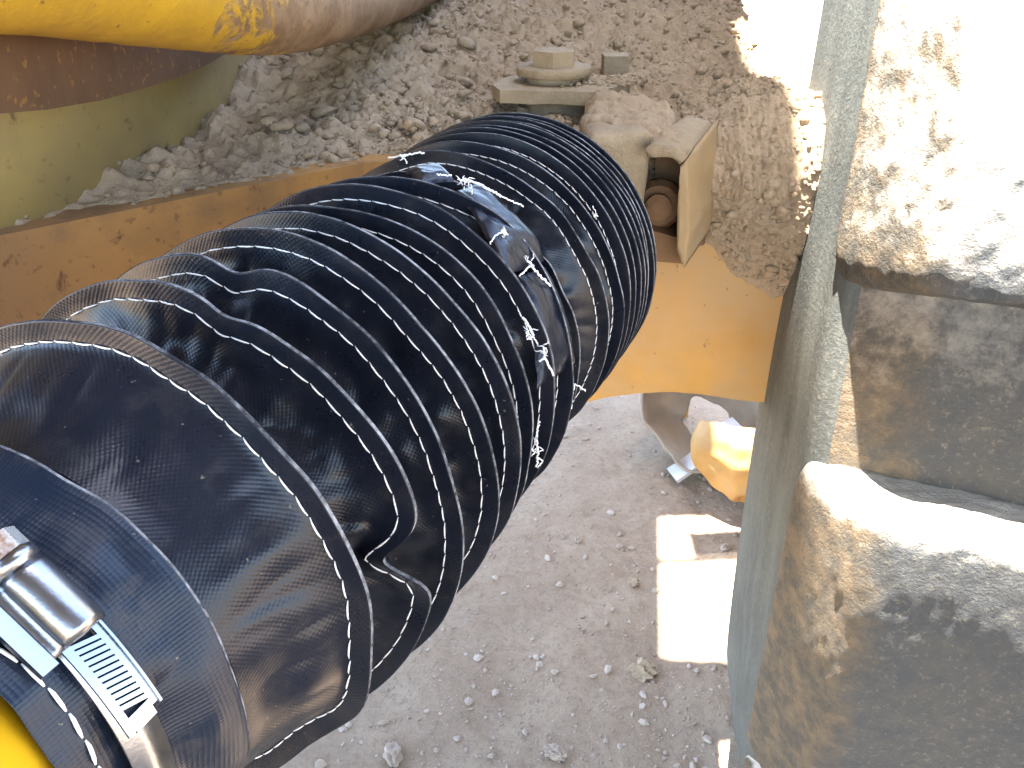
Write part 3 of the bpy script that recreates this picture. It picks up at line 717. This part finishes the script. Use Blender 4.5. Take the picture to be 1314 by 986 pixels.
# torn seam in the middle: white thread ends and ties, strap of webbing showing through the tear
def thread_tuft(P, ax1, n, ln, rad=0.0004, seed=0, spread=0.6):
    r = np.random.default_rng(seed); parts = []
    for k in range(n):
        d = unit(ax1 + r.normal(size=3) * spread); p = P + r.normal(size=3) * 0.0012
        q = [p]; 
        for j in range(6): d = unit(d + r.normal(size=3) * 0.45); q.append(q[-1] + d * ln / 6 * r.uniform(0.6, 1.2))
        parts.append(tube(np.array(q), rad * np.array([1, 1, 1, 0.9, 0.8, 0.6, 0.3]), 5))
    return merge(parts)
def hit(px, py, lift=0.003, r=0.101):
    s, t = on_cyl(px, py, r); return cyl(s, r + lift, t)
def tufts():
    def run(pts, rad, name='loose_thread', jit=0.0012, seed=0):
        r = np.random.default_rng(seed); K = np.array([hit(*p) for p in pts]); t = np.linspace(0, len(K) - 1, len(K) * 7)
        P = np.stack([np.interp(t, np.arange(len(K)), K[:, k]) for k in range(3)], -1) + r.normal(size=(len(t), 3)) * jit * 0.22
        return tube(P, rad * 0.62, 6)
    jobs = [([(592, 236), (605, 240), (620, 247), (640, 258)], 0.0011), ([(640, 258), (668, 270)], 0.0007), ([(500, 208), (520, 206), (545, 203)], 0.0009),
            ([(517, 205), (524, 217)], 0.0005), ([(560, 231), (578, 232)], 0.0007), ([(602, 243), (604, 256)], 0.0005),
            ([(624, 318), (632, 308), (640, 303), (648, 306)], 0.0006), ([(661, 358), (668, 352), (676, 345)], 0.0006), ([(672, 338), (680, 350), (692, 362), (700, 370)], 0.0010),
            ([(664, 410), (672, 420), (678, 432)], 0.0010), ([(670, 437), (677, 434), (684, 444)], 0.0006), ([(691, 448), (693, 462), (703, 482)], 0.0010), ([(685, 465), (692, 460)], 0.0006),
            ([(684, 540), (681, 558), (683, 578), (682, 596)], 0.0008), ([(682, 585), (690, 588), (684, 597)], 0.0006), ([(731, 492), (745, 499)], 0.0006), ([(730, 494), (727, 512), (726, 522)], 0.0008),
            ([(756, 268), (761, 280)], 0.0005)]
    for k, (pts, rad) in enumerate(jobs):
        V, F = run(pts, rad, seed=k); mesh('loose_thread', V, F, THREAD, boot)
    for k, (px, py, n, ln) in enumerate([(596, 240, 9, 0.012), (648, 306, 7, 0.009), (676, 338, 7, 0.010), (676, 428, 6, 0.009), (693, 450, 5, 0.010), (684, 575, 7, 0.008), (760, 281, 3, 0.006), (520, 206, 4, 0.006)]):
        P = hit(px, py, 0.002); V, F = thread_tuft(P, unit(CAM - P) * 0.5 - AX * 0.3 + np.array([0, 0, 0.3]), n, ln * 0.65, 0.00034, k); o = mesh('thread_tuft', V, F, THREAD, boot); o['kind'] = 'stuff'
    P = [hit(x, y, -0.001) for x, y in ((636, 330), (650, 316), (664, 322), (652, 345))]
    fromb('webbing_tab', prism(P, unit(np.array(P[0]) - CAM) * 0.0015), CUFF, boot)
tufts()
def flap(name, corners, r0, seed, lift=0.004):
    """a loose crumpled tongue of vinyl lying over the torn seam; corners are points on the boot surface (s, theta)"""
    n, m = 46, 34; a = np.linspace(0, 1, n)[:, None]; b = np.linspace(0, 1, m)[None, :]
    c = np.array(corners)
    st = (c[0] * (1 - a)[..., None] * (1 - b)[..., None] + c[1] * a[..., None] * (1 - b)[..., None] + c[2] * a[..., None] * b[..., None] + c[3] * (1 - a)[..., None] * b[..., None])
    S, T = st[..., 0], st[..., 1]
    P = np.stack([S * 60, T * 5, np.full_like(S, seed)], -1)
    edge = np.minimum(np.minimum(a, 1 - a) * 5, np.minimum(b, 1 - b) * 4).clip(0, 1)
    S = S + 0.0035 * fbm(P, 1.4, 3, seed) * (1 - 0.5 * edge)
    R = r0 + lift * edge ** 0.5 + 0.0035 * fbm(P, 0.7, 2, seed + 3) + 0.0014 * np.abs(fbm(P, 1.8, 2, seed + 5)) - 0.003
    V = cyl(S, R, T); F = gridfaces(n, m)
    uvg = np.stack([T * 0.1, S], -1).reshape(-1, 2)
    return mesh(name, V.reshape(-1, 3), F, VINYL, boot, True, None, None, uvg[F.ravel()])
def st(px, py, r=0.103): return np.array(on_cyl(px, py, r))
flap('torn_flap', [st(586, 236), st(612, 226), st(706, 330), st(652, 352)], 0.1015, 3)
flap('torn_flap', [st(672, 352), st(704, 338), st(742, 470), st(700, 500)], 0.1010, 8)
flap('torn_flap', [st(520, 212), st(566, 204), st(584, 226), st(540, 228)], 0.1015, 12)

# ------------------------------------------------------------------ cylinder inside the boot
cyl_root = empty('hydraulic_cylinder', AX0 - AX * 0.2 - np.array([0, 0, 0.06]), 'bright yellow cylinder tube entering the boot cuff in the bottom left corner', 'cylinder')
V, F = lathe(AX0 - AX * 0.42, AX, [(0.0670, 0), (0.0685, 0.002), (0.0685, 0.36)], 96); mesh('barrel', V, F, TUBEY, cyl_root)
V, F = lathe(AX0 - AX * 0.08, AX, [(0.03, 0), (0.03, 0.53)], 40); mesh('rod', V, F, ZINC, cyl_root)

# ------------------------------------------------------------------ hose clamp on the cuff
def clamp():
    r0 = 0.0735
    sH, tH = on_cyl(68, 772, r0 + 0.006)
    root = empty('hose_clamp', cyl(sH, r0, tH), 'shiny zinc worm drive hose clamp with slotted band tail on the blue black cuff', 'hose clamp')
    s1, t1 = on_cyl(163, 928, r0)                      # the tail's free end
    P0, P1 = cyl(sH, r0, tH), cyl(s1, r0, t1)
    O = np.cos(tH) * E1 + np.sin(tH) * E2; T = unit(np.cross(AX, O))
    if np.dot(T, P1 - P0) < 0: T = -T
    B = AX                                             # along the cylinder
    W = 0.0064
    # band round the cuff
    th = np.linspace(-math.pi, math.pi, 220, endpoint=False); sk = -0.0
    ss = np.array([-W, -W + .0008, W - .0008, W, W, -W, -W]); rr = np.array([0.0006, 0, 0, 0.0006, 0.0012, 0.0012, 0.0006]) + r0 - 0.0012
    ss2 = np.array([-W, W, W, -W, -W]); rr2 = r0 + np.array([0, 0, 0.0009, 0.0009, 0])
    Vb = cyl(sH + ss2[:, None], rr2[:, None], th[None, :])
    mesh('band', Vb.reshape(-1, 3), gridfaces(5, len(th), True), ZINC, root)
    c = P0 + O * 0.0015
    # tail: a raised strip with slanted thread slots, leaving the housing almost straight
    L0, L1 = 0.006, 0.002 + np.linalg.norm(P1 - P0)
    def tp(u, v, h=0.0):   # u along tail, v across, h up
        drop = -0.5 * max(u - 0.0, 0) ** 2 / (r0 * 1.25)
        return c + T * u + B * v + O * (0.0012 + drop + h)
    def strip(u0, u1, v0, v1, h0, h1, k=14, slant=0.0):
        us = np.linspace(u0, u1, k); V = []
        for u in us: V += [tp(u, v0, h0), tp(u + slant, v1, h0), tp(u + slant, v1, h1), tp(u, v0, h1)]
        F = [list(f) for f in gridfaces(k, 4, True)] + [[0, 1, 2, 3], [4 * k - 1, 4 * k - 2, 4 * k - 3, 4 * k - 4]]
        return np.array(V), F
    sw = 0.0038
    ps = [strip(L0, L1, -W, -sw, 0, 0.0009), strip(L0, L1 - 0.002, sw, W, 0, 0.0009), strip(L1 - 0.004, L1 + 0.0005, -sw, sw, 0, 0.0009, 5)]
    V, F = merge(ps); tail = mesh('band_tail', V, F, ZINC, root, False)
    for sgn, v0, v1 in ((1, W - 0.0004, W + 0.0004), (-1, -W - 0.0004, -W + 0.0004)):
        V, F = strip(L0, L1 - 0.001, v0, v1, 0.0008, 0.0016); mesh('band_edge', V, F, ZINC, tail, False)
    nb = 12
    for k in range(nb):
        u = 0.012 + (L1 - 0.006 - 0.012) * k / nb
        V, F = strip(u, u + 0.0013, -sw, sw, -0.0002, 0.0009, 3, 0.0022); mesh('thread_tooth', V, F, ZINC, tail, False)
    V, F = strip(L0, L1 - 0.001, -sw, sw, -0.0012, -0.0008); mesh('slot_floor', V, F, DARK, tail, False)
    # housing: a rolled barrel with skirts
    m = 26; us = np.linspace(-0.0118, 0.0118, 14); rb = 0.0062
    ang = np.linspace(-0.25, math.pi + 0.25, m); prof = [(rb * 1.05 * math.cos(a), 0.0045 + rb * math.sin(a)) for a in ang]
    prof = [(0.0100, -0.0005), (0.0096, 0.0012), (0.0078, 0.0020)] + prof + [(-0.0078, 0.0020), (-0.0096, 0.0012), (-0.0100, -0.0005)]
    V = np.array([[c + T * u + B * (a * (1 - 0.05 * (abs(u) / 0.0118) ** 6)) + O * (b * (1 - 0.06 * (abs(u) / 0.0118) ** 6)) for a, b in prof] for u in us]); k = len(prof)
    F = [list(f) for f in gridfaces(len(us), k)] + [list(range(k))[::-1], list(range((len(us) - 1) * k, len(us) * k))]
    hs = mesh('screw_housing', V.reshape(-1, 3), F, ZINC, root)
    bm = boxm(c - T * 0.0 + B * -0.0118 + O * 0.0008, T * 0.0135, B * 0.0026, O * 0.0011); fromb('housing_skirt', bm, ZINC, hs, bevel=0.0005)
    # worm screw: thread drum seen at the mouth, hex head at the upper end
    ctr = c + O * 0.0047
    V, F = lathe(ctr - T * 0.0165, T, [(0.003, 0), (0.0066, 0.0004), (0.0066, 0.0036), (0.0052, 0.004), (0.0052, 0.027), (0.0038, 0.0284), (0.001, 0.0288)], 28)
    sw_ = mesh('worm_screw', V, F, ZINC, root)
    hx = [ctr - T * 0.0165 + 0.0066 * (math.cos(a) * B + math.sin(a) * O) for a in [0.3 + k * math.pi / 3 for k in range(6)]]
    h = fromb('hex_head', prism(hx, -T * 0.0062), HEXZ, sw_, bevel=0.0005)
    fromb('screw_slot', boxm(ctr - T * 0.0229, B * 0.0011, T * 0.0004, O * 0.0052), RUSTM, sw_)
    # second strap of the clamp below the housing
    V, F = strip(-0.022, -0.010, -W, W, -0.001, 0.0002, 6); mesh('band_lead', V, F, ZINC, root, False)
clamp()

# ------------------------------------------------------------------ the big tyre
def tyre():
    yaw = math.radians(20); fx, fy = math.sin(yaw), math.cos(yaw)
    f = np.array([fx, fy, 0]); ax = np.array([fy, -fx, 0])
    RT, LUG, WD = 1.06, 0.062, 0.62
    front = at(1042, 500, 0.69)                       # left shoulder of the carcass near hub height
    hub = np.array([front[0], front[1], 0]) + f * (RT - LUG); hub[2] = RT - 0.004
    root = empty('tyre', (hub[0], hub[1], hub[2]), 'huge worn dusty black tyre with deep tread lugs standing at the right edge', 'tyre')
    root.rotation_euler = (0, 0, -yaw)
    def local(name, V, F, mat, smooth=True, mats=None, mi=None):
        o = mesh(name, V, F, mat, None, smooth, mats, mi); o.parent = root; return o
    rb = RT - LUG
    # carcass: x along the axle, section from bead to bead
    sec = [(0.10, 0.52), (0.03, 0.60), (-0.035, 0.72), (-0.045, 0.82), (-0.020, 0.91), (-0.004, rb - 0.045), (0.000, rb - 0.028), (0.006, rb - 0.012), (0.022, rb - 0.003), (0.045, rb), (0.10, rb + 0.004),
           (0.31, rb + 0.010), (0.52, rb + 0.004), (0.575, rb), (0.60, rb - 0.01), (0.62, rb - 0.04), (0.64, 0.91), (0.665, 0.82), (0.655, 0.72), (0.59, 0.60), (0.52, 0.52)]
    sec = np.array(sec); m = 360; al = np.linspace(0, 2 * math.pi, m, endpoint=False)
    V = np.stack([np.broadcast_to(sec[:, 0][:, None], (len(sec), m)), -sec[:, 1][:, None] * np.cos(al), sec[:, 1][:, None] * np.sin(al)], -1)
    F = gridfaces(len(sec), m, True)
    row = np.repeat(np.arange(len(sec) - 1), m)
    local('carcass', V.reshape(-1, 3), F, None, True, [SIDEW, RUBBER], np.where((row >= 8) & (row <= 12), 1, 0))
    V, F = lathe((0.31, 0, 0), (1, 0, 0), [(0.5, -0.22), (0.53, -0.21), (0.53, 0.21), (0.5, 0.22)], 48); local('rim', V, F, ORANGE)
    # lug
    def lugmesh(w0, w1, flank, a0, a1):
        bm = bmesh.new(); bmesh.ops.create_cube(bm, size=2.0); bmesh.ops.subdivide_edges(bm, edges=bm.edges, cuts=56, use_grid_fill=True)
        bm.verts.ensure_lookup_table(); bm.verts.index_update()
        c = np.array([v.co[:] for v in bm.verts]); Fq = np.array([[v.index for v in q.verts] for q in bm.faces]); bm.free()
        nr = (np.abs(c) ** 13).sum(1) ** (1 / 13.0); c = c / nr[:, None]
        hgt = (c[:, 2] + 1) / 2
        wl = w0 + flank * hgt ** 1.3; wr = w1 - 0.03 * hgt
        x = wl + (wr - wl) * (c[:, 0] + 1) / 2
        # lug ends slope in a little, and the leading edge sweeps with the tread pattern
        aa0 = a0 + 0.012 * hgt; aa1 = a1 - 0.012 * hgt
        a = aa0 + (aa1 - aa0) * (c[:, 1] + 1) / 2 - 0.10 * np.clip(x - 0.12, 0, 1)
        rho = rb - 0.02 + (LUG + 0.02) * hgt
        P = np.stack([x, -rho * np.cos(a), rho * np.sin(a)], -1)
        ctr = np.array([x.mean(), 0, 0]); nrm = np.stack([c[:, 0] * 0.7, -c[:, 2] * np.cos(a) - c[:, 1] * np.sin(a), c[:, 2] * np.sin(a) * 1.0 + c[:, 1] * np.cos(a)], -1)
        nrm /= np.linalg.norm(nrm, axis=1)[:, None]
        d = 0.003 * fbm(P, 11, 2, 90) + 0.0013 * fbm(P, 45, 3, 91) + 0.0016 * fbm(P, 150, 2, 92)
        P = P + nrm * d[:, None]
        cen = P[Fq].mean(1); cc = c[Fq].mean(1)
        flankf = cc[:, 0] < -9
        return P, Fq, flankf.astype(int)
    deg = math.radians
    P, Fq, mi = lugmesh(-0.004, 0.27, 0.064, deg(-16.5), deg(3.2))
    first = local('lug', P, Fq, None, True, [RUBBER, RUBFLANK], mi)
    PB, FB, mB = lugmesh(-0.004, 0.27, 0.064, deg(-23.5), deg(3.2))       # the nearest lug is worn longer than the rest
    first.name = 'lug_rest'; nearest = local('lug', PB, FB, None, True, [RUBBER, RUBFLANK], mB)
    for k in range(1, 13):
        o = first.copy(); o.name = 'lug'; C.objects.link(o); o.parent = root; o.rotation_euler = (-k * deg(360 / 13), 0, 0)
    bpy.data.objects.remove(first)
    P2 = P.copy(); P2[:, 0] = 0.62 - P2[:, 0]
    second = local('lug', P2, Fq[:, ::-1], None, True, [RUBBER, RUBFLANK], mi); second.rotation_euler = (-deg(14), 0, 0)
    for k in range(1, 13):
        o = second.copy(); C.objects.link(o); o.parent = root; o.rotation_euler = (-deg(14) - k * deg(360 / 13), 0, 0)
tyre()

# ------------------------------------------------------------------ scrap on the ground under the machine
def crumple(V, seed, amp, sc_=8):
    V = V - 0.45 * amp * np.abs(fbm(V, 5.5, 2, seed + 20))[:, None] * unit([0.2, -1, 0.6])
    return V + amp * np.stack([fbm(V, sc_, 3, seed), fbm(V, sc_, 3, seed + 5), fbm(V, sc_, 3, seed + 9)], -1)
def shell(name, c, rx, ry, rz, axis, open_h, mat, label, seed, hole=0.0, flutes=0, parent=None, amp=0.05):
    """a dented bowl: cap of an ellipsoid about axis, open towards it, with wall thickness"""
    axis = unit(axis); u = unit(np.cross(axis, [0.3, 1, 0.2])); v = np.cross(axis, u)
    n, m = 30, 90; ph = np.linspace(0.02 + hole, open_h, n); th = np.linspace(0, 2 * math.pi, m, endpoint=False)
    out = []
    for th_in in (0.0, 0.008):
        R = 1 - th_in / rx
        fl = 1 + (0.07 * np.sign(np.sin(flutes * th)) * np.abs(np.sin(flutes * th)) ** 0.6 if flutes else 0 * th)
        x = rx * R * np.sin(ph)[:, None] * np.cos(th)[None] * fl; y = ry * R * np.sin(ph)[:, None] * np.sin(th)[None] * fl; z = -rz * R * np.cos(ph)[:, None] * np.ones(m)[None]
        out.append(np.array(c) + x[..., None] * u + y[..., None] * v + z[..., None] * axis)
    V = np.concatenate([out[0], out[1][::-1]]); V = np.concatenate([V, V[:1]]).reshape(-1, 3)
    V = crumple(V, seed, amp)
    V[:, 2] += max(0.0, 0.004 - V[:, 2].min())
    o = mesh(name, V, gridfaces(2 * n + 1, m, True), mat); return setprops(o, label, 'scrap metal')
def rayz(px, py, z): return onz(px, py, z)
shell('crumpled_shell', rayz(966, 602, 0.115), 0.17, 0.15, 0.13, (0.35, 0.75, 0.75), 1.9, SHELL, 'dented dull yellow sheet metal dome lying on the ground beside the tyre', 3, amp=0.035)
shell('scrap_hub', rayz(912, 545, 0.125), 0.21, 0.19, 0.16, (-0.10, -0.75, 0.75), 1.6, SCRAP, 'dusty grey brown fluted scrap hub with a hole, under the yellow plate', 14, hole=0.35, flutes=5, amp=0.03)
def strip():
    a, b = onz(860, 606, 0.03), onz(950, 548, 0.15)
    d = unit(b - a); s = unit(np.cross(d, [0, 0, 1])); up = np.cross(s, d)
    bm = boxm((a + b) / 2, (b - a) / 2, s * 0.035, up * 0.006)
    bmesh.ops.subdivide_edges(bm, edges=list(bm.edges), cuts=5, use_grid_fill=True)
    for v in bm.verts:
        q = np.array(v.co[:]); v.co += Vector(up) * float(0.03 * fbm(q[None], 6, 2, 4)[0]) + Vector(s) * float(0.012 * fbm(q[None], 9, 2, 6)[0])
    o = fromb('metal_strip', bm, WHITE, None, False, 0.0015); setprops(o, 'bent dirty white metal strip lying between the two pieces of scrap', 'metal strip')
strip()
